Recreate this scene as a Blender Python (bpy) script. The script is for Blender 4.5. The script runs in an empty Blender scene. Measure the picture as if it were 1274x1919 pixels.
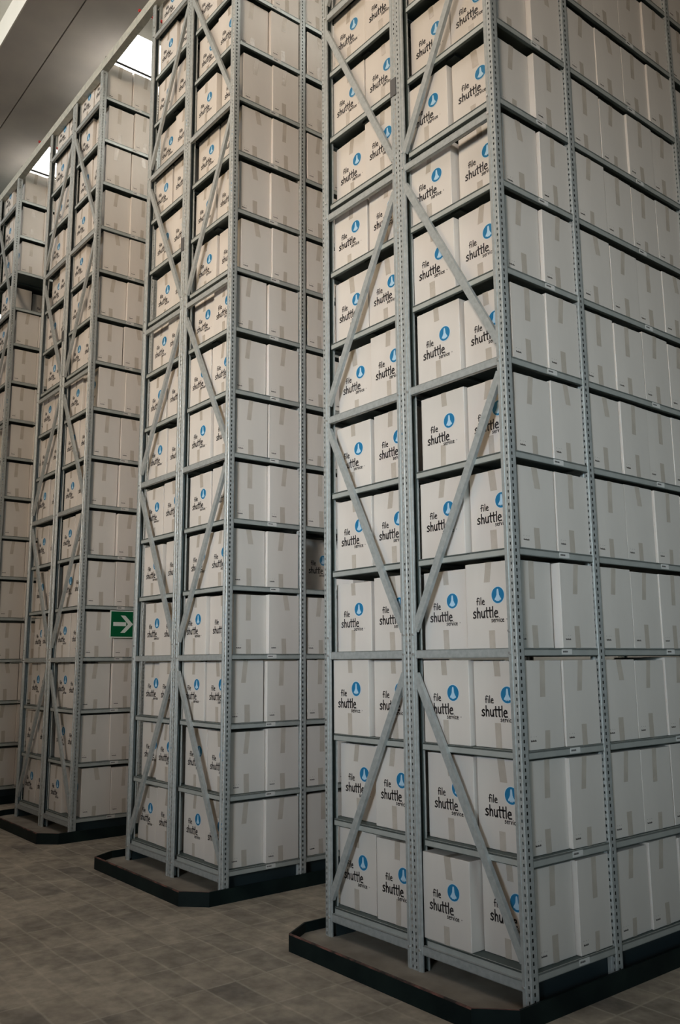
import bpy, bmesh, math, random
from mathutils import Matrix, Vector
R = random.Random(7)
scn = bpy.context.scene
COL = scn.collection

# ------------------------------------------------------------------ camera
CAM = Vector((2.4484, -2.9362, 1.2630)); YAW, PITCH, ROLL, FPX = 0.8941, 0.1714, -0.0079, 1613.9
fw = Vector((-math.sin(YAW)*math.cos(PITCH), math.cos(YAW)*math.cos(PITCH), math.sin(PITCH)))
r0 = Vector((math.cos(YAW), math.sin(YAW), 0)); u0 = r0.cross(fw)
cr, sr = math.cos(ROLL), math.sin(ROLL)
RT = cr*r0 + sr*u0; UP = -sr*r0 + cr*u0
cd = bpy.data.cameras.new('camera'); cam = bpy.data.objects.new('camera', cd); COL.objects.link(cam)
cd.sensor_fit = 'VERTICAL'; cd.sensor_height = 36; cd.lens = FPX/1919*36; cd.clip_start = .05; cd.clip_end = 200
cam.matrix_world = Matrix(((RT.x, UP.x, -fw.x, CAM.x), (RT.y, UP.y, -fw.y, CAM.y), (RT.z, UP.z, -fw.z, CAM.z), (0, 0, 0, 1)))
scn.camera = cam

def project(p):
    d = Vector(p)-CAM; z = d.dot(fw)
    if z <= .05: return None
    return 637+FPX*d.dot(RT)/z, 959.5-FPX*d.dot(UP)/z

# ------------------------------------------------------------------ world, lights, exposure
w = bpy.data.worlds.new('world'); scn.world = w; w.use_nodes = True
wb = w.node_tree.nodes['Background']; wb.inputs[0].default_value = (.80, .90, 1.0, 1); wb.inputs[1].default_value = .03
scn.view_settings.view_transform = 'Standard'; scn.view_settings.look = 'None'
scn.view_settings.gamma = 1; scn.view_settings.use_curve_mapping = False
scn.view_settings.exposure = 0.0
def area(name, loc, target, sx, sy, power, color, spread=180):
    l = bpy.data.lights.new(name, 'AREA'); l.shape = 'RECTANGLE'; l.size = sx; l.size_y = sy
    l.energy = power; l.color = color; l.spread = math.radians(spread)
    o = bpy.data.objects.new(name, l); COL.objects.link(o); o.location = loc
    o.rotation_euler = (Vector(target)-Vector(loc)).to_track_quat('-Z', 'Z').to_euler()
    return o
PITCH_X = 2.36
OPEN_X = [0.12-PITCH_X*i for i in range(6)]      # right edge of each rooflight opening
for i, x in enumerate(OPEN_X):
    area('rooflight_daylight', (x-.5, 1.3, 7.5), (x-.5, 1.3, 0), .9, 2.0, 20.5, (1, .99, .88))
area('front_overhead_fill', (-2.0, -3.2, 7.5), (-2.0, -3.2, 0), 16, 3, 92, (1, .83, .78))  # added overhead fill above the front aisle, not a built opening
area('fascia_fill', (-5.0, -2.6, 7.35), (-5.0, 0, 7.2), 9, .25, 46, (.98, 1, .96), 120)  # added strip lamp that brightens the ceiling fascia
area('front_cool_fill', (6.5, -14, 4.2), (-1.6, 0, 2.3), 3.5, 1.5, 29, (.68, .85, 1), 22)  # added cool fill from the front right, unseen source
area('high_warm_fill', (6.5, -14, 6.0), (-3.6, 0, 5.0), 6, 2.0, 93, (1, .80, .60), 34)  # added warm fill for the upper racks, out of view behind the camera
area('left_warm_fill', (-3.0, -12, 5.0), (-1.8, 0, 3.9), 5, 2.0, 18, (1, .72, .38), 36)  # added warm lamp for the rack end faces, out of view
area('side_cool_fill', (9.0, -3.5, 3.2), (0, .7, 2.3), 2.5, 1.8, 9.5, (.66, .92, 1.0), 40)  # added cool lamp to lift the side faces of the nearest rack

# ------------------------------------------------------------------ materials
def mat(name, base, rough=.6, metal=0., emit=None, es=1.):
    m = bpy.data.materials.new(name); m.use_nodes = True
    b = m.node_tree.nodes['Principled BSDF']
    b.inputs['Base Color'].default_value = (*base, 1); b.inputs['Roughness'].default_value = rough
    b.inputs['Metallic'].default_value = metal
    if emit: b.inputs['Emission Color'].default_value = (*emit, 1); b.inputs['Emission Strength'].default_value = es
    return m
def noisy(m, c1, c2, scale, detail=4, lo=.35, hi=.65, bump=0., stretch=(1, 1, 1), coord='Object', bscale=None):
    nt = m.node_tree; b = nt.nodes['Principled BSDF']
    tc = nt.nodes.new('ShaderNodeTexCoord'); mp = nt.nodes.new('ShaderNodeMapping'); mp.inputs['Scale'].default_value = stretch
    nz = nt.nodes.new('ShaderNodeTexNoise'); nz.inputs['Scale'].default_value = scale; nz.inputs['Detail'].default_value = detail
    rp = nt.nodes.new('ShaderNodeValToRGB'); e = rp.color_ramp.elements
    e[0].position = lo; e[1].position = hi; e[0].color = (*c1, 1); e[1].color = (*c2, 1)
    nt.links.new(tc.outputs[coord], mp.inputs[0]); nt.links.new(mp.outputs[0], nz.inputs[0])
    nt.links.new(nz.outputs[0], rp.inputs[0]); nt.links.new(rp.outputs[0], b.inputs['Base Color'])
    if bump:
        bp = nt.nodes.new('ShaderNodeBump'); bp.inputs['Strength'].default_value = bump; bp.inputs['Distance'].default_value = .004
        n2 = nt.nodes.new('ShaderNodeTexNoise'); n2.inputs['Scale'].default_value = bscale or scale; n2.inputs['Detail'].default_value = 3
        nt.links.new(mp.outputs[0], n2.inputs[0]); nt.links.new(n2.outputs[0], bp.inputs['Height']); nt.links.new(bp.outputs[0], b.inputs['Normal'])
    return m
M = {}
M['galv'] = noisy(mat('galvanised_steel', (.3, .31, .3), .42, .2), (.34, .365, .36), (.42, .445, .44), 40, 5, .35, .65, .15)
M['lip'] = noisy(mat('painted_shelf_steel', (.3, .32, .31), .45, .35), (.42, .45, .435), (.50, .53, .51), 9, 4, .3, .7)
M['shade'] = mat('shade_blue_green', (.022, .036, .042), .5, .2)  # colour of the shaded space below the bottom shelf
M['under'] = mat('shade_dark_steel', (.085, .115, .11), .55, .3)  # steel darkened in its colour for shade beneath trays and inside posts
M['card'] = noisy(mat('white_cardboard', (.62, .58, .53), .62), (.60, .565, .525), (.66, .62, .575), 5, 4, .3, .7, .35, (1, 1, .45), bscale=14)
M['edge'] = mat('cardboard_cut_edge', (.42, .34, .26), .8)
M['tape'] = noisy(mat('packing_tape_film', (.47, .42, .36), .22), (.44, .395, .34), (.52, .47, .41), 12, 3, .3, .7, .5, bscale=30)
M['ink'] = mat('black_print', (.025, .022, .024), .6)
M['blue'] = mat('blue_print', (.008, .17, .36), .5)
M['sym'] = mat('pale_print', (.42, .62, .78), .5)
M['halo'] = mat('pale_blue_ring_print', (.55, .66, .72), .55)
M['paper'] = mat('paper_label', (.62, .62, .60), .6)
M['bolt'] = mat('bright_bolt', (.75, .75, .72), .25, .7)
M['splice'] = mat('dark_splice_steel', (.13, .13, .13), .5, .4)
M['kerb'] = noisy(mat('black_green_painted_kerb', (.006, .014, .014), .5), (.004, .010, .011), (.010, .020, .019), 6, 4)
M['rust'] = noisy(mat('worn_rim_edge', (.12, .05, .04), .7), (.03, .022, .02), (.22, .10, .08), 14, 4, .4, .6)
M['conc'] = noisy(mat('dusty_concrete', (.3, .28, .24), .9), (.24, .22, .185), (.36, .33, .275), 7, 6, .3, .7, .3)
M['soffit'] = noisy(mat('soffit_concrete', (.3, .28, .27), .9), (.50, .47, .46), (.56, .525, .50), 3, 5)
M['plaster'] = noisy(mat('light_plaster', (.6, .56, .5), .85), (.70, .69, .64), (.76, .74, .69), 2, 4)
M['red'] = mat('red_pipe_paint', (.45, .02, .02), .4)
M['rail'] = noisy(mat('pale_painted_rail', (.5, .5, .44), .5, .1), (.42, .43, .38), (.56, .55, .48), 20, 4)
M['sky'] = mat('rooflight_glass', (.9, .9, .9), .3, 0, (1, .99, .96), 5.0)
M['green'] = mat('green_sign', (.0, .10, .035), .4)
M['white'] = mat('white_sign', (.62, .68, .64), .4)
M['dark'] = mat('dark_wire', (.03, .03, .03), .5)

# floor: small rectangular pavers with pale joints, worn and dusty
fm = bpy.data.materials.new('worn_paver_floor'); fm.use_nodes = True; nt = fm.node_tree; B = nt.nodes['Principled BSDF']
B.inputs['Roughness'].default_value = .8
tc = nt.nodes.new('ShaderNodeTexCoord'); mp = nt.nodes.new('ShaderNodeMapping')
mp.inputs['Location'].default_value = (.16, .135, 0)
n0 = nt.nodes.new('ShaderNodeTexNoise'); n0.inputs['Scale'].default_value = 3; n0.inputs['Detail'].default_value = 3
vm = nt.nodes.new('ShaderNodeVectorMath'); vm.operation = 'SCALE'; vm.inputs['Scale'].default_value = .04
va = nt.nodes.new('ShaderNodeVectorMath'); va.operation = 'ADD'
bk = nt.nodes.new('ShaderNodeTexBrick'); bk.offset = 0; bk.inputs['Scale'].default_value = 1
bk.inputs['Brick Width'].default_value = .335; bk.inputs['Row Height'].default_value = .165
bk.inputs['Mortar Size'].default_value = .010; bk.inputs['Mortar Smooth'].default_value = .9
bk.inputs['Color1'].default_value = (.19, .172, .148, 1); bk.inputs['Color2'].default_value = (.34, .30, .24, 1); bk.inputs['Mortar'].default_value = (.42, .38, .31, 1)
bk.inputs['Bias'].default_value = .0
n1 = nt.nodes.new('ShaderNodeTexNoise'); n1.inputs['Scale'].default_value = 1.6; n1.inputs['Detail'].default_value = 8; n1.inputs['Roughness'].default_value = .65
rp = nt.nodes.new('ShaderNodeValToRGB'); rp.color_ramp.elements[0].position = .36; rp.color_ramp.elements[1].position = .60
rp.color_ramp.elements[0].color = (.0, .0, .0, 1); rp.color_ramp.elements[1].color = (1, 1, 1, 1)
mx = nt.nodes.new('ShaderNodeMixRGB'); mx.inputs[2].default_value = (.56, .50, .39, 1)
ml = nt.nodes.new('ShaderNodeMath'); ml.operation = 'MULTIPLY'; ml.inputs[1].default_value = .72
n3 = nt.nodes.new('ShaderNodeTexNoise'); n3.inputs['Scale'].default_value = 14; n3.inputs['Detail'].default_value = 6
rp3 = nt.nodes.new('ShaderNodeValToRGB'); rp3.color_ramp.elements[0].color = (.72, .72, .72, 1); rp3.color_ramp.elements[1].color = (1.15, 1.15, 1.15, 1)
rp3.color_ramp.elements[0].position = .3; rp3.color_ramp.elements[1].position = .7
mm = nt.nodes.new('ShaderNodeMixRGB'); mm.blend_type = 'MULTIPLY'; mm.inputs[0].default_value = 1
bpn = nt.nodes.new('ShaderNodeBump'); bpn.inputs['Strength'].default_value = .35; bpn.inputs['Distance'].default_value = .004
L = nt.links.new
M['kerb'].node_tree.nodes['Principled BSDF'].inputs['Specular IOR Level'].default_value = .15
L(tc.outputs['Object'], mp.inputs[0]); L(tc.outputs['Object'], n0.inputs[0]); L(n0.outputs['Color'], vm.inputs[0])
L(mp.outputs[0], va.inputs[0]); L(vm.outputs[0], va.inputs[1]); L(va.outputs[0], bk.inputs[0])
L(tc.outputs['Object'], n1.inputs[0]); L(n1.outputs[0], rp.inputs[0]); L(rp.outputs[0], ml.inputs[0]); L(ml.outputs[0], mx.inputs[0]); L(bk.outputs[0], mx.inputs[1])
L(tc.outputs['Object'], n3.inputs[0]); L(n3.outputs[0], rp3.inputs[0]); L(mx.outputs[0], mm.inputs[1]); L(rp3.outputs[0], mm.inputs[2])
L(mm.outputs[0], B.inputs['Base Color']); L(n3.outputs[0], bpn.inputs['Height']); L(bpn.outputs[0], B.inputs['Normal'])
M['floor'] = fm

# ------------------------------------------------------------------ mesh helpers
class MB:
    def __init__(s): s.v = []; s.f = []; s.m = []; s.mats = []
    def mi(s, key):
        if key not in s.mats: s.mats.append(key)
        return s.mats.index(key)
    def quad(s, pts, key):
        n = len(s.v); s.v += [tuple(p) for p in pts]; s.f.append(tuple(range(n, n+len(pts)))); s.m.append(s.mi(key))
    def box(s, x0, x1, y0, y1, z0, z1, key):
        n = len(s.v); k = s.mi(key)
        s.v += [(x, y, z) for z in (z0, z1) for y in (y0, y1) for x in (x0, x1)]
        for f in ((0, 2, 3, 1), (4, 5, 7, 6), (0, 1, 5, 4), (2, 6, 7, 3), (0, 4, 6, 2), (1, 3, 7, 5)):
            s.f.append(tuple(n+i for i in f)); s.m.append(k)
    def prism(s, poly, z0, z1, key, side=None):
        n = len(s.v); c = len(poly)
        s.v += [(x, y, z0) for x, y in poly]+[(x, y, z1) for x, y in poly]
        s.f.append(tuple(range(n+c-1, n-1, -1))); s.f.append(tuple(range(n+c, n+2*c))); s.m += [s.mi(key)]*2
        for i in range(c):
            j = (i+1) % c; s.f.append((n+i, n+j, n+c+j, n+c+i)); s.m.append(s.mi(side or key))
    def mesh(s, name, mirror=False, smooth=False):
        me = bpy.data.meshes.new(name)
        v = [(-a, b, c) for a, b, c in s.v] if mirror else s.v
        f = [tuple(reversed(q)) for q in s.f] if mirror else s.f
        me.from_pydata(v, [], f)
        for k in s.mats: me.materials.append(M[k])
        me.polygons.foreach_set('material_index', s.m)
        if smooth: me.polygons.foreach_set('use_smooth', [True]*len(s.f))
        me.update(); return me
def link(name, me, parent=None, loc=(0, 0, 0), **pr):
    o = bpy.data.objects.new(name, me); COL.objects.link(o); o.location = loc
    if parent: o.parent = parent
    for k, v in pr.items(): o[k] = v
    return o
def bevel(me, wid, seg=1):
    bm = bmesh.new(); bm.from_mesh(me)
    bmesh.ops.bevel(bm, geom=list(bm.edges), offset=wid, segments=seg, affect='EDGES', profile=.5)
    bm.to_mesh(me); bm.free(); return me
def tube(p0, p1, rad, key, name, n=10):
    b = MB(); a = Vector(p0); d = Vector(p1)-a; q = d.to_track_quat('Z', 'Y'); l = d.length
    ring = [q @ Vector((rad*math.cos(t*2*math.pi/n), rad*math.sin(t*2*math.pi/n), 0)) for t in range(n)]
    for i in range(n):
        j = (i+1) % n; b.quad([a+ring[i], a+ring[j], a+d+ring[j], a+d+ring[i]], key)
    b.quad([a+r for r in reversed(ring)], key); b.quad([a+d+r for r in ring], key)
    return b.mesh(name)

# ------------------------------------------------------------------ levels and rack data
Z = [0.0, 0.4411, 0.8773, 1.3125, 1.7547, 2.1965, 2.6397, 3.0809, 3.5252, 3.9602, 4.4, 4.843, 5.2704, 5.718, 6.1565, 6.5978]
ZF, ZP, ZRIM, ZTOP = -.18, -.145, -.095, 6.85
WR, WM = 1.355, .681
D1, D2 = .612, 1.705                 # post lines along the rack
BRACE = [-.030, 1.3125, 2.640, 3.890, 5.235, 6.56]

# ------------------------------------------------------------------ setting
b = MB(); b.box(-24, 12, -22, 12, ZF-.2, ZF, 'floor'); link('floor', b.mesh('floor'), kind='structure')
b = MB()
b.box(-24, 12, -.75, -.338, 7.30, 7.62, 'soffit'); b.box(-24, 12, -.326, .15, 7.30, 7.62, 'soffit')
b.box(-24, 12, -.338, -.326, 7.33, 7.62, 'soffit')
b.box(-24, 12, -.762, -.75, 7.30, 7.60, 'plaster')
b.box(-24, 12, -22, -.75, 7.60, 7.80, 'plaster')
b.box(-24, 12, 2.6, 12, 7.30, 7.62, 'plaster')
xs = [12]+[v for x in OPEN_X for v in (x, x-1.0)]+[-24]
for i in range(0, len(xs), 2): b.box(xs[i+1], xs[i], .15, 2.6, 7.30, 7.62, 'plaster')
link('ceiling', b.mesh('ceiling'), kind='structure')
for i, x in enumerate(OPEN_X):
    b = MB(); b.box(x-1.0, x, .15, 2.6, 7.56, 7.60, 'sky'); link('window_%d' % (i+1), b.mesh('rooflight'), kind='structure')
b = MB(); b.box(-24, 12, 11.8, 12, ZF, 7.62, 'plaster'); link('wall_back', b.mesh('wall_back'), kind='structure')
b = MB(); b.box(-24.2, -24, -22, 12, ZF, 7.8, 'plaster'); link('wall_left', b.mesh('wall_left'), kind='structure')

# ------------------------------------------------------------------ steel parts
def holes(b, key, fixed, a0, a1, h0, h1, z0, z1, pitch, hh, axis):
    def P(a, z): return (a, fixed, z) if axis == 'x' else (fixed, a, z)
    def q(p, r, s, t):
        pts = [P(p, s), P(r, s), P(r, t), P(p, t)]
        b.quad(pts, key)
    q(a0, h0, z0, z1); q(h1, a1, z0, z1)
    z = z0; n = int((z1-z0)/pitch)
    for i in range(n+1):
        zb = z0+i*pitch; t0 = zb+(pitch-hh)/2; t1 = t0+hh; zt = min(zb+pitch, z1)
        if t1 > z1: q(h0, h1, zb, z1); break
        q(h0, h1, zb, t0); q(h0, h1, t1, zt)
def post_mesh():
    b = MB(); z0, z1 = ZP, ZTOP; k = 'galv'
    pts = [(-.003, 0), (-.026, 0), (-.0285, -.0035), (-.0335, -.0035), (-.036, .001), (-.0485, .001), (-.05, .003), (-.05, .012), (-.046, .012)]
    holes(b, k, 0, -.026, -.003, -.0155, -.0095, z0, z1, .0292, .012, 'x')
    for p, q in zip(pts[1:], pts[2:]): b.quad([(q[0], q[1], z0), (p[0], p[1], z0), (p[0], p[1], z1), (q[0], q[1], z1)], k)
    b.quad([(-.003, 0, z0), (0, .003, z0), (0, .003, z1), (-.003, 0, z1)], k)
    holes(b, k, 0, .003, .044, .017, .0255, z0, z1, .0292, .0145, 'y')
    b.quad([(0, .044, z0), (-.002, .05, z0), (-.002, .05, z1), (0, .044, z1)], k)
    b.quad([(-.002, .05, z0), (-.008, .05, z0), (-.008, .05, z1), (-.002, .05, z1)], k)
    b.quad([(-.05, .049, z0), (-.003, .049, z0), (-.003, .049, z1), (-.05, .049, z1)], 'under'); b.quad([(-.05, .049, z0), (-.05, .038, z0), (-.05, .038, z1), (-.05, .049, z1)], k)  # post interior takes the darker steel, its shade painted in
    b.quad([(-.0485, .001, z0), (0, .001, z0), (0, .048, z0), (-.05, .048, z0)], k)
    return b
pm = post_mesh(); POST = {False: pm.mesh('upright'), True: pm.mesh('upright_mirrored', mirror=True)}
def shelf_mesh(W, Ya, Yb, front, rear=True):
    # tray; local x from -W..0, y absolute relative to Ya
    b = MB(); k, t = 'lip', .006; n = Yb-Ya
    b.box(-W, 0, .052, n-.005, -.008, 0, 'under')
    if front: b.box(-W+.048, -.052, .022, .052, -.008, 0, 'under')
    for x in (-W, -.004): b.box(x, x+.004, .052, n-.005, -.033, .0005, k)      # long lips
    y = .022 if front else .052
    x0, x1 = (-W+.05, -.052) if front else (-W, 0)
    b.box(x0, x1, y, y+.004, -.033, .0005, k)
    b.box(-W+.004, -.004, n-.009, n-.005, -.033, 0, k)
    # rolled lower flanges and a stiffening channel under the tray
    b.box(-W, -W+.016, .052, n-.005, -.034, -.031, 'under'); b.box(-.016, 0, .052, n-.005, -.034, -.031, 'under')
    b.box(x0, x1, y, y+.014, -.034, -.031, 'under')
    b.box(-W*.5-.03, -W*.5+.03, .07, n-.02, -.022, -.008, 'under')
    return b.mesh('shelf')
SH = {}
def shelf_m(kind):
    if kind not in SH:
        a = {0: (0, D1), 1: (D1-.024, D2), 2: (D2-.024, D2+1.093)}[kind]
        SH[kind] = shelf_mesh(.664, a[0], a[1], kind == 0)
    return SH[kind]
def label_mesh():
    b = MB(); b.box(-.0005, .0012, -.036, .036, -.028, -.004, 'paper')
    for i in range(7): b.box(.0012, .0016, -.030+i*.0052, -.0265+i*.0052, -.019, -.012+.001*(i % 2), 'ink')
    return b.mesh('shelf_label')
LAB = label_mesh()
# horizontal brace: C channel between the posts, seen from the rack end
def brace_mesh(l):
    b = MB(); k = 'galv'
    b.box(0, l, .004, .007, -.040, 0, k); b.box(0, l, .004, .024, -.003, 0, k); b.box(0, l, .004, .024, -.040, -.037, k)
    return b.mesh('horizontal_brace')
def bar_between(p0, p1, wid, dep, name):
    a = Vector((p0[0], 0, p0[1])); c = Vector((p1[0], 0, p1[1])); d = (c-a).normalized(); n = Vector((-d.z, 0, d.x))*wid/2
    b = MB(); t = .003
    def bar(o0, o1, y0, y1):
        q = [a+n*o0, a+n*o1, c+n*o1, c+n*o0]; v = len(b.v)
        b.v += [(p.x, y0, p.z) for p in q]+[(p.x, y1, p.z) for p in q]; ki = b.mi('galv')
        for f in ((0, 1, 2, 3), (7, 6, 5, 4), (0, 4, 5, 1), (1, 5, 6, 2), (2, 6, 7, 3), (3, 7, 4, 0)):
            b.f.append(tuple(v+i for i in f)); b.m.append(ki)
    bar(-1, 1, .0015, .0045); bar(-1, -.84, .0045, .0025+dep); bar(.84, 1, .0045, .0025+dep)
    return b.mesh(name)
def bolt_mesh():
    b = MB(); n = 6; r = .0065
    ring = [(r*math.cos(i*math.pi/3), r*math.sin(i*math.pi/3)) for i in range(n)]
    b.quad([(x, -.007, z) for x, z in ring], 'bolt')
    for i in range(n):
        j = (i+1) % n; b.quad([(ring[j][0], -.007, ring[j][1]), (ring[i][0], -.007, ring[i][1]), (ring[i][0], 0, ring[i][1]), (ring[j][0], 0, ring[j][1])], 'bolt')
    return b.mesh('bolt')
BOLT = bolt_mesh()
BR = brace_mesh(.581)
DIAG = {}
for seg in range(5):
    z0, z1 = BRACE[seg]+.072, BRACE[seg+1]-.115
    if seg == 1: z0, z1 = BRACE[1]+.095, BRACE[2]-.075
    # right frame, local to rack x: A side is -.05.., mid side is -.631
    xa, xm = -.040, -.642
    DIAG[(seg, 0)] = bar_between((xa, z0), (xm, z1), .036, .02, 'diagonal_brace') if seg % 2 == 0 else bar_between((xm, z0), (xa, z1), .036, .02, 'diagonal_brace')
    xb, xn = -WR+.040, -.720
    DIAG[(seg, 1)] = bar_between((xb, z0), (xn, z1), .036, .02, 'diagonal_brace') if seg % 2 == 0 else bar_between((xn, z0), (xb, z1), .036, .02, 'diagonal_brace')
spm = MB(); spm.box(-.045, -.002, -.006, .0, 0, .105, 'splice')
SPL = spm.mesh('splice_plate')

RX = [(0.0, 0.0), (-2.3356, -.0366), (-4.708, -.0504), (-7.075, -.0504)]
RNAME = ['nearest', 'second', 'third', 'farthest']
RLAB = ['tall grey steel rack full of white boxes, nearest and rightmost',
        'tall grey steel rack full of boxes, just left of the nearest one',
        'tall grey steel rack full of boxes, with the green arrow sign at its side',
        'tall grey steel rack cut off by the left edge of the photo']
def build_rack(i):
    X, Y = RX[i]
    t = link('shelving_rack', None, loc=(X, Y, ZP), label=RLAB[i], category='rack', group='tall steel racks of boxes')
    t.empty_display_size = .2
    up = -ZP
    ys = [0, D1-.024, D2-.024]+([D2+1.07] if i == 0 else [])
    for j, y in enumerate(ys):
        cols = [(0, False), (-WM, True), (-WM, False), (-WR, True)] if j == 0 else [(0, False), (-WR, True)]
        for x, mir in cols: link('upright', POST[mir], t, (x, y, up))
    for bay in range(3 if i == 0 else 2):
        ya = [0, D1-.024, D2-.024][bay]
        for k, z in enumerate(Z):
            for h in (0, 1):
                if h == 1 and bay == 2: continue
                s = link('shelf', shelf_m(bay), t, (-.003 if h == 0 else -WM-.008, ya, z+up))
                if h == 0:
                    n = [D1, D2-D1+.024, 1.093][bay]
                    pr = project((X, Y+ya+n*.55, z))
                    if pr and -20 < pr[0] < 1300 and -20 < pr[1] < 1940:
                        link('shelf_label', LAB, s, (0, n*.55+.03+R.uniform(-.02, .02), 0), label='small white paper label')
    for q, z in enumerate(BRACE):
        for h in (0, 1):
            br = link('horizontal_brace', BR, t, (-.631 if h == 0 else -WR+.05, 0, z+up))
            for dx in (.0, .581):
                for dz in ((-.02, .075) if q % 2 else (-.02,)): link('bolt', BOLT, br, (dx+(.012 if dx == 0 else -.012)*-1, -.001, dz))
    for (seg, h), me in DIAG.items(): link('diagonal_brace', me, t, (0, 0, up))
    for h in (0, 1):
        kp = MB(); xx = -.054 if h == 0 else -WR+.052; kp.box(xx, xx+.002, .03, ys[-1]+.02, 0, -ZP-.034, 'shade'); link('shade_panel', kp.mesh('shade_panel'), t, label='dark sheet standing for the shade under the bottom shelf')  # dark sheet added where the rack base lies in shade
    link('splice_plate', SPL, t, (-WM, 0, 4.335+up), label='dark splice plate')
for i in range(4): build_rack(i)

# ------------------------------------------------------------------ plinths with black kerb rims
def plinth(i):
    X, Y = RX[i]; ln = 3.2 if i == 0 else 2.4
    out = [(-1.36, -.232), (-.115, -.232), (.022, -.10), (.022, ln), (-1.465, ln), (-1.465, -.06)]
    cx, cy = -.72, 1.0
    def inset(d):
        res = []; n = len(out)
        for k in range(n):
            a, p, c = Vector(out[k-1]), Vector(out[k]), Vector(out[(k+1) % n])
            e1 = (p-a).normalized(); e2 = (c-p).normalized(); n1 = Vector((-e1.y, e1.x)); n2 = Vector((-e2.y, e2.x))
            m = (n1+n2).normalized(); res.append(tuple(p+m*d/max(.3, m.dot(n1))))
        return res
    inn = inset(.010)
    b = MB(); b.prism(inn, ZF, ZP, 'conc'); pl = link('rack_plinth', b.mesh('rack_plinth'), loc=(X, Y, 0),
        label='low dusty concrete plinth with black kerb under the %s rack' % ['nearest', 'second', 'third', 'farthest left'][i], category='plinth', group='rack plinths')
    b = MB(); n = len(out)
    for k in range(n):
        j = (k+1) % n; a, c, d, e = out[k], out[j], inn[j], inn[k]
        b.quad([(*a, ZF), (*c, ZF), (*c, ZRIM-.006), (*a, ZRIM-.006)], 'kerb')
        b.quad([(*a, ZRIM-.006), (*c, ZRIM-.006), (*c, ZRIM), (*a, ZRIM)], 'rust' if k == 0 else 'kerb')
        b.quad([(*a, ZRIM), (*c, ZRIM), (*d, ZRIM), (*e, ZRIM)], 'rust' if k in (0, 1) else 'kerb')
        b.quad([(*d, ZF), (*e, ZF), (*e, ZRIM), (*d, ZRIM)], 'kerb')
    link('kerb_rim', b.mesh('kerb_rim'), pl, label='black steel kerb')
for i in range(4): plinth(i)

# ------------------------------------------------------------------ printed logo (pen-stroke lettering)
GL = {  # strokes in units of x-height; (width, strokes)
 'f': (.62, [[(.74, 1.5), (.40, 1.58), (.24, 1.4), (.22, 0)], [(.0, .82), (.60, .9)]]),
 'i': (.36, [[(.16, .95), (.16, 0)], [(.16, 1.34), (.17, 1.42)]]),
 'l': (.36, [[(.16, 1.65), (.16, 0)]]),
 'e': (.85, [[(.08, .5), (.7, .62), (.62, .92), (.35, 1.0), (.1, .72), (.08, .32), (.28, .02), (.78, .05)]]),
 's': (.78, [[(.66, .88), (.36, 1.0), (.12, .8), (.24, .58), (.52, .42), (.6, .2), (.36, .0), (.04, .1)]]),
 'h': (.84, [[(.1, 1.6), (.12, 0)], [(.12, .62), (.38, .98), (.62, .8), (.66, 0)]]),
 'u': (.86, [[(.08, 1.0), (.1, .25), (.34, 0), (.6, .22), (.66, 1.0)], [(.66, .4), (.7, 0)]]),
 't': (.58, [[(.22, 1.55), (.24, .1), (.4, 0)], [(-.04, 1.04), (.62, 1.08)]]),
 'r': (.62, [[(.08, 1.0), (.1, 0)], [(.1, .6), (.32, .95), (.56, .92)]]),
 'v': (.74, [[(.04, 1.0), (.32, 0), (.62, 1.0)]]),
 'c': (.76, [[(.66, .85), (.38, 1.0), (.1, .66), (.12, .24), (.38, 0), (.7, .12)]]),
}
def write(b, text, x, z, h, pen, y, key='ink', gap=.12, sl=0.):
    for ch in text:
        wd, st = GL[ch]
        for s in st:
            pts = [Vector((x+(p[0]+sl*p[1])*h, z+p[1]*h)) for p in s]
            for a, c in zip(pts, pts[1:]):
                d = (c-a).normalized(); n = Vector((-d.y, d.x))*pen/2; e = d*pen*.35
                q = [a-e-n, c+e-n, c+e+n, a-e+n]
                b.quad([(p.x, y, p.y) for p in q], key)
        x += (wd+gap)*h
    return x
BW, BD, BH = .296, .256, .386
def logo_mesh(var):
    b = MB(); y = -.0012; cx, cz, r = .195, .235, .0365
    def disc(rr, yy, key): b.quad([(cx+rr*math.cos(a*math.pi/16), yy, cz+rr*math.sin(a*math.pi/16)) for a in range(32)], key)
    disc(r*1.09, y, 'halo'); disc(r, y-.0003, 'blue')
    # pale rocket-like flask figure
    pr = [(0, .78), (.12, .70), (.17, .35), (.20, .05), (.34, -.22), (.52, -.45), (.50, -.62), (.34, -.60), (.2, -.74), (0, -.66)]
    pts = [(cx+px*r, cz+pz*r) for px, pz in pr]+[(cx-px*r, cz+pz*r) for px, pz in reversed(pr[1:-1])]
    # triangulate as horizontal bands
    for (x0, z0), (x1, z1) in zip(pr, pr[1:]):
        b.quad([(cx-x0*r, y-.0006, cz+z0*r), (cx-x1*r, y-.0006, cz+z1*r), (cx+x1*r, y-.0006, cz+z1*r), (cx+x0*r, y-.0006, cz+z0*r)], 'sym')
    write(b, 'file', .066, .197, .0195, .0050, y, gap=.12)
    write(b, 'shuttle', .042, .138, .0285, .0070, y, gap=.08)
    write(b, 'service', .152, .1165, .0125, .0034, y, gap=.16)
    b.quad([(.240, y, .125), (.244, y, .125), (.244, y, .129), (.240, y, .129)], 'ink')
    return b.mesh('printed_logo')
LOGO = logo_mesh(0)
def box_mesh():
    b = MB(); b.box(0, BW, 0, BD, 0, BH, 'card'); me = b.mesh('file_box'); bevel(me, .0028, 2)
    bm = bmesh.new(); bm.from_mesh(me)
    # closing seam of the lid flaps along the top
    s = MB(); 
    bm.to_mesh(me); bm.free(); return me
BOX = box_mesh()
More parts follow.
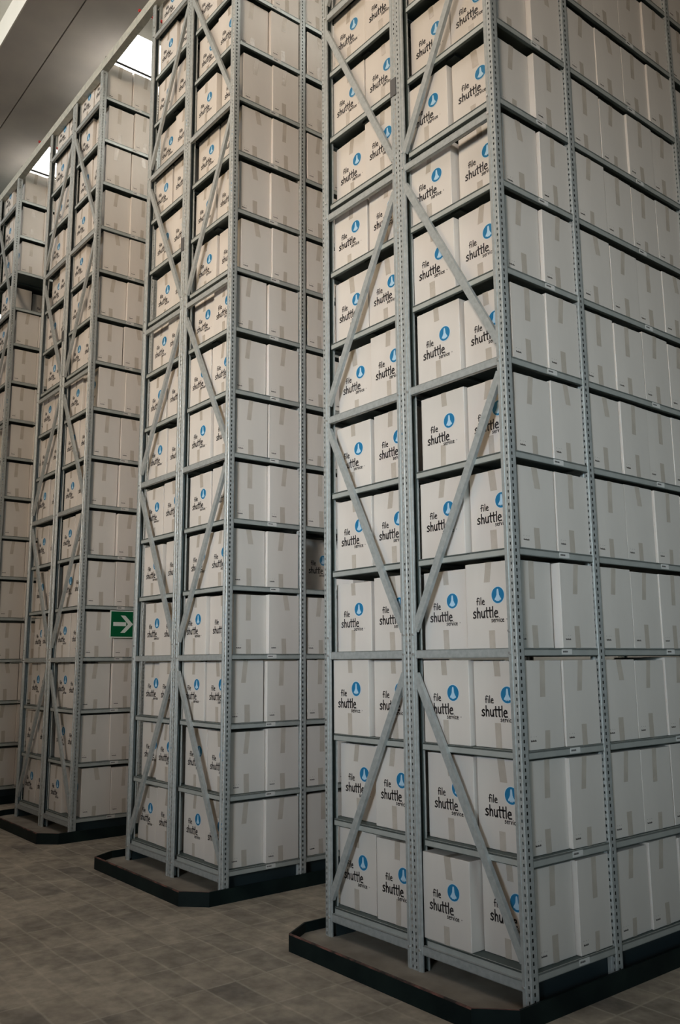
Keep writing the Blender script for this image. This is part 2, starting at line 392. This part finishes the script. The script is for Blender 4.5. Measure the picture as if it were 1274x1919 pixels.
def tape_mesh(ln, wid, skew, face, top):
    b = MB(); e = .0009
    z0, z1 = (BH-ln, BH) if top else (0, ln)
    n = 5
    for i in range(n):
        a0, a1 = i/n, (i+1)/n
        def pt(side, t):
            off = skew*(t if not top else 1-t)
            c = off+side*wid/2
            zz = z0+(z1-z0)*t
            return (c, zz)
        q = [pt(-1, a0), pt(1, a0), pt(1, a1), pt(-1, a1)]
        if face == 'f': b.quad([(BW*.5+p[0], -e, p[1]) for p in q], 'tape')
        else: b.quad([(BW+e, BD*.48+p[0], p[1]) for p in q], 'tape')
    if top:
        if face == 'f': b.quad([(BW*.5-wid/2, -e, BH), (BW*.5+wid/2, -e, BH), (BW*.5+wid/2, BD, BH+e), (BW*.5-wid/2, BD, BH+e)], 'tape')
    return b.mesh('packing_tape')
TP = {}
for face in 'fs':
    for top in (True, False):
        TP[(face, top)] = [tape_mesh(ln, R.uniform(.034, .042), R.uniform(-.02, .02) if top else R.uniform(-.004, .004), face, top)
                           for ln in ((.16, .13, .10, .17, .14) if (top and face == 's') else (.10, .085, .07, .11, .09) if top else (.095, .11, .08, .12, .10))]
def stamp_mesh(k):
    b = MB(); x = BW+.0008
    yy = .022
    for i in range(8):
        wv = .0036; h = .008-(i*k % 3)*.0015
        b.quad([(x, yy+i*.0049, .036), (x, yy+i*.0049+wv, .036), (x, yy+i*.0049+wv, .036+h), (x, yy+i*.0049, .036+h)], 'ink')
    for i in (0, 4, 7): b.quad([(x, yy+i*.005, .056), (x, yy+i*.005+.003, .056), (x, yy+i*.005+.003, .058), (x, yy+i*.005, .058)], 'ink')
    return b.mesh('printed_mark')
ST = [stamp_mesh(1), stamp_mesh(2)]

ORD = ['bottom', 'second', 'third', 'fourth', 'fifth', 'sixth', 'seventh', 'eighth', 'ninth', 'tenth', 'eleventh', 'twelfth', 'thirteenth', 'fourteenth', 'fifteenth', 'top']
def shelf_word(k): return 'bottom shelf' if k == 0 else 'top shelf' if k == 15 else '%s shelf up' % ORD[k]
RW = ['nearest rack', 'second rack', 'third rack', 'leftmost rack']
GRP = ['file boxes on the nearest rack', 'file boxes on the second rack', 'file boxes on the third rack', 'file boxes on the leftmost rack']
count = 0
def visible(c, rx):
    pts = [project(p) for p in c]; pts = [p for p in pts if p]
    if not pts: return False
    xs = [p[0] for p in pts]; ys = [p[1] for p in pts]
    return max(xs) > 6 and min(xs) < 1268 and max(ys) > 6 and min(ys) < 1914
def place(i, x, y, k, lab, front=True, side=True, sz=1., sx=1., sy=1., rz=0., zoff=0., force_side_logo=False):
    """x,y = left-front-bottom corner relative to the rack"""
    global count
    X, Y = RX[i]; wx, wy, wz = X+x, Y+y, Z[k]+.001+zoff
    c = [(wx+a*BW*sx, wy+bq*BD*sy, wz+cq*BH*sz) for a in (0, 1) for bq in (0, 1) for cq in (0, 1)]
    if not visible(c, X): return None
    o = link('file_box', BOX, None, (wx, wy, wz), label=lab, category='box', group=GRP[i])
    o.rotation_euler = (0, 0, rz); o.scale = (sx, sy, sz)
    if front:
        link('printed_logo', LOGO, o, label='black lettering and blue round logo')
        link('packing_tape', R.choice(TP[('f', True)]), o, (R.uniform(-.012, .012), 0, 0))
        link('packing_tape', R.choice(TP[('f', False)]), o, (R.uniform(-.012, .012), 0, 0))
    if side:
        link('packing_tape', R.choice(TP[('s', True)]), o, (0, R.uniform(-.012, .012), 0))
        link('packing_tape', R.choice(TP[('s', False)]), o, (0, R.uniform(-.012, .012), 0))
        link('printed_mark', R.choice(ST), o)
    count += 1; return o
POSW = ['leftmost of four end boxes', 'second from left of four end boxes', 'third from left of four end boxes', 'corner box at the end']
DIV1 = [-.337, -.336, -.32, -.345, -.324, -.323, -.318, -.333, -.341, -.345, -.345]
GAPL = {0: .035, 1: .02, 2: .02, 3: .02, 4: .0, 5: .02, 6: .02, 7: .02, 8: .035}
YIN = {(0, 2, 0): .024, (0, 3, 0): .085, (0, 0, 2): .03, (0, 2, 2): .04, (0, 3, 3): .05, (0, 0, 3): .07, (0, 1, 3): .06}
for i in range(4):
    for k in range(16):
        rr = lambda a: R.uniform(-a, a)
        # end row, four boxes across
        dR = (DIV1[k] if (i == 0 and k < len(DIV1)) else -.335+rr(.01))
        dL = -1.012+rr(.012)
        xs4 = [dL-BW-.004-max(0, rr(.012)), dL+.004+max(0, rr(.03)), dR-BW-.003-max(0, rr(.006)), dR+.004+max(0, rr(.006))]
        for p, x in enumerate(xs4):
            if i == 3 and (p < 2 or (p == 2 and k < 7)): continue      # hidden behind the third rack or out of frame
            x = max(x, [-WR+.018, -WR, -WM+.018, -1][p]); x = min(x, [9, -WM-.022-BW, 9, -.014-BW][p])
            y = YIN.get((i, p, k), (.060 if p in (0, 3) else .052)+R.choice((0, .0, .012, .02, .03)))
            s = R.uniform(.975, 1.02); 
            if i == 0 and k == 3 and p == 0: s = .955
            if p == 3: y = max(y, .058)+R.choice((0, .01, .02))*(1 if i == 0 else .3)
            lab = 'white logo box, %s, %s, %s' % (POSW[p], shelf_word(k), RW[i])
            if p == 3: lab = 'white box at the front corner, %s, %s' % (shelf_word(k), RW[i])
            if i == 3 and k == 12 and p == 3:
                place(i, -.70, .10, k, 'white box set far back in a shaded gap, %s, %s' % (shelf_word(k), RW[i]), False, True)
                continue
            place(i, x, y, k, lab, True, p == 3, s, rz=rr(.012))
            if p == 3: ycorner = y+BD; xc = x
        # second box of the first side bay
        if i == 3 and k == 12:
            o = place(i, -.70, .37, k, 'white box with a logo, set back deep, beside the gap, %s, %s' % (shelf_word(k), RW[i]), False, True)
            if o:
                l = link('printed_logo', LOGO, o, (BW, 0, 0), label='black lettering and blue round logo'); l.rotation_euler = (0, 0, math.pi/2); l.scale = (.85, 1, 1)
        else:
            y2 = max(ycorner+.003, .326)
            if i == 0 and k in (3, 6, 9): y2 += .02
            y2 = min(y2, D1-.03-BD*.97) if y2+BD > D1-.03 else y2
            y2 = max(y2, ycorner+.002)
            place(i, -.014-BW+rr(.004) if not (i == 0 and k in (3, 6)) else -.010-BW, y2, k,
                  'plain-sided white box second from the front corner, %s, %s' % (shelf_word(k), RW[i]), False, True, R.uniform(.975, 1.02), sy=min(1, (D1-.026-y2)/BD), rz=rr(.008))
        # bays behind
        if i == 0: n2, n3 = 4, 4
        elif i == 1: n2, n3 = 2, 0
        else: n2, n3 = 0, 0
        y = D1+.036+R.uniform(0, .01)
        for j in range(n2):
            if i == 1 and k == 4:
                if j == 0:
                    y += .12; o = place(i, -.50, y, k, 'shaded white box with a logo, set back in the gap, %s, %s' % (shelf_word(k), RW[i]), False, False)
                    if o:
                        l = link('printed_logo', LOGO, o, (BW, 0, 0), label='black lettering and blue round logo'); l.rotation_euler = (0, 0, math.pi/2); l.scale = (.85, 1, 1)
                    y += BD+.03; continue
            place(i, -.016-BW+rr(.006), y, k, 'plain-sided white box, %s in the second side bay, %s, %s' % (['first', 'second', 'third', 'last'][j], shelf_word(k), RW[i]),
                  False, True, R.uniform(.975, 1.02), rz=rr(.012)+(.02 if R.random() < .2 else 0))
            y += BD+R.choice((.002, .003, .006, .004))
        y = D2+.036
        for j in range(n3):
            if j > 0 and k < 12: break
            place(i, -.016-BW+rr(.006), y, k, 'plain-sided white box, %s in the far side bay, %s, %s' % (['first', 'second', 'third', 'last'][j], shelf_word(k), RW[i]),
                  False, True, R.uniform(.975, 1.02))
            y += BD+.004

# ------------------------------------------------------------------ rail across the rack tops, pipes, cables, sign
b = MB(); b.box(-16, 2.0, -.056, .006, 6.852, 6.925, 'rail'); b.box(-16, 2.0, -.056, -.052, 6.925, 6.94, 'rail')
me = b.mesh('tie_rail')
link('tie_rail', me, label='long pale steel rail running across the fronts of the rack tops', category='rail')
for q, x in enumerate((-1.52, -3.93, -6.42)):
    link('red_pipe', tube((x, -.06, 6.972), (x, 3.0, 6.972), .014, 'red', 'red_pipe'), category='pipe', group='red pipes above the aisles',
         label=['thin red pipe above the aisle beside the nearest rack', 'thin red pipe above the aisle between second and third racks', 'thin red pipe above the aisle left of the third rack'][q])
for q, i in enumerate((2, 3)):
    X, Y = RX[i]
    link('top_bar', tube((X-.02, Y+.03, 7.012), (X-.02, Y+1.7, 7.012), .011, 'dark', 'top_bar'), category='bar', group='thin dark bars over the rack tops',
         label='thin dark bar above the top box of the %s' % RW[i])
# arrow sign on the side of the third rack
t = link('arrow_sign', None, loc=(-4.692, .221-.0, 1.478), label='square green sign with a white arrow pointing right', category='sign')
b = MB(); b.box(0, .004, 0, .245, 0, .238, 'white'); link('sign_panel', bevel(b.mesh('sign_panel'), .001), t)
b = MB(); b.box(.004, .005, .010, .235, .010, .228, 'green'); link('sign_face', b.mesh('sign_face'), t, label='green face')
b = MB(); x = .0056; c = .119
def sq(pts): b.quad([(x, py, pz) for py, pz in pts], 'white')
sq([(.030, c-.017), (.150, c-.017), (.150, c+.017), (.030, c+.017)])
sq([(.098, c+.075), (.140, c+.075), (.215, c), (.168, c)]); sq([(.098, c-.075), (.168, c), (.215, c), (.140, c-.075)])
link('arrow', b.mesh('arrow'), t, label='white arrow')
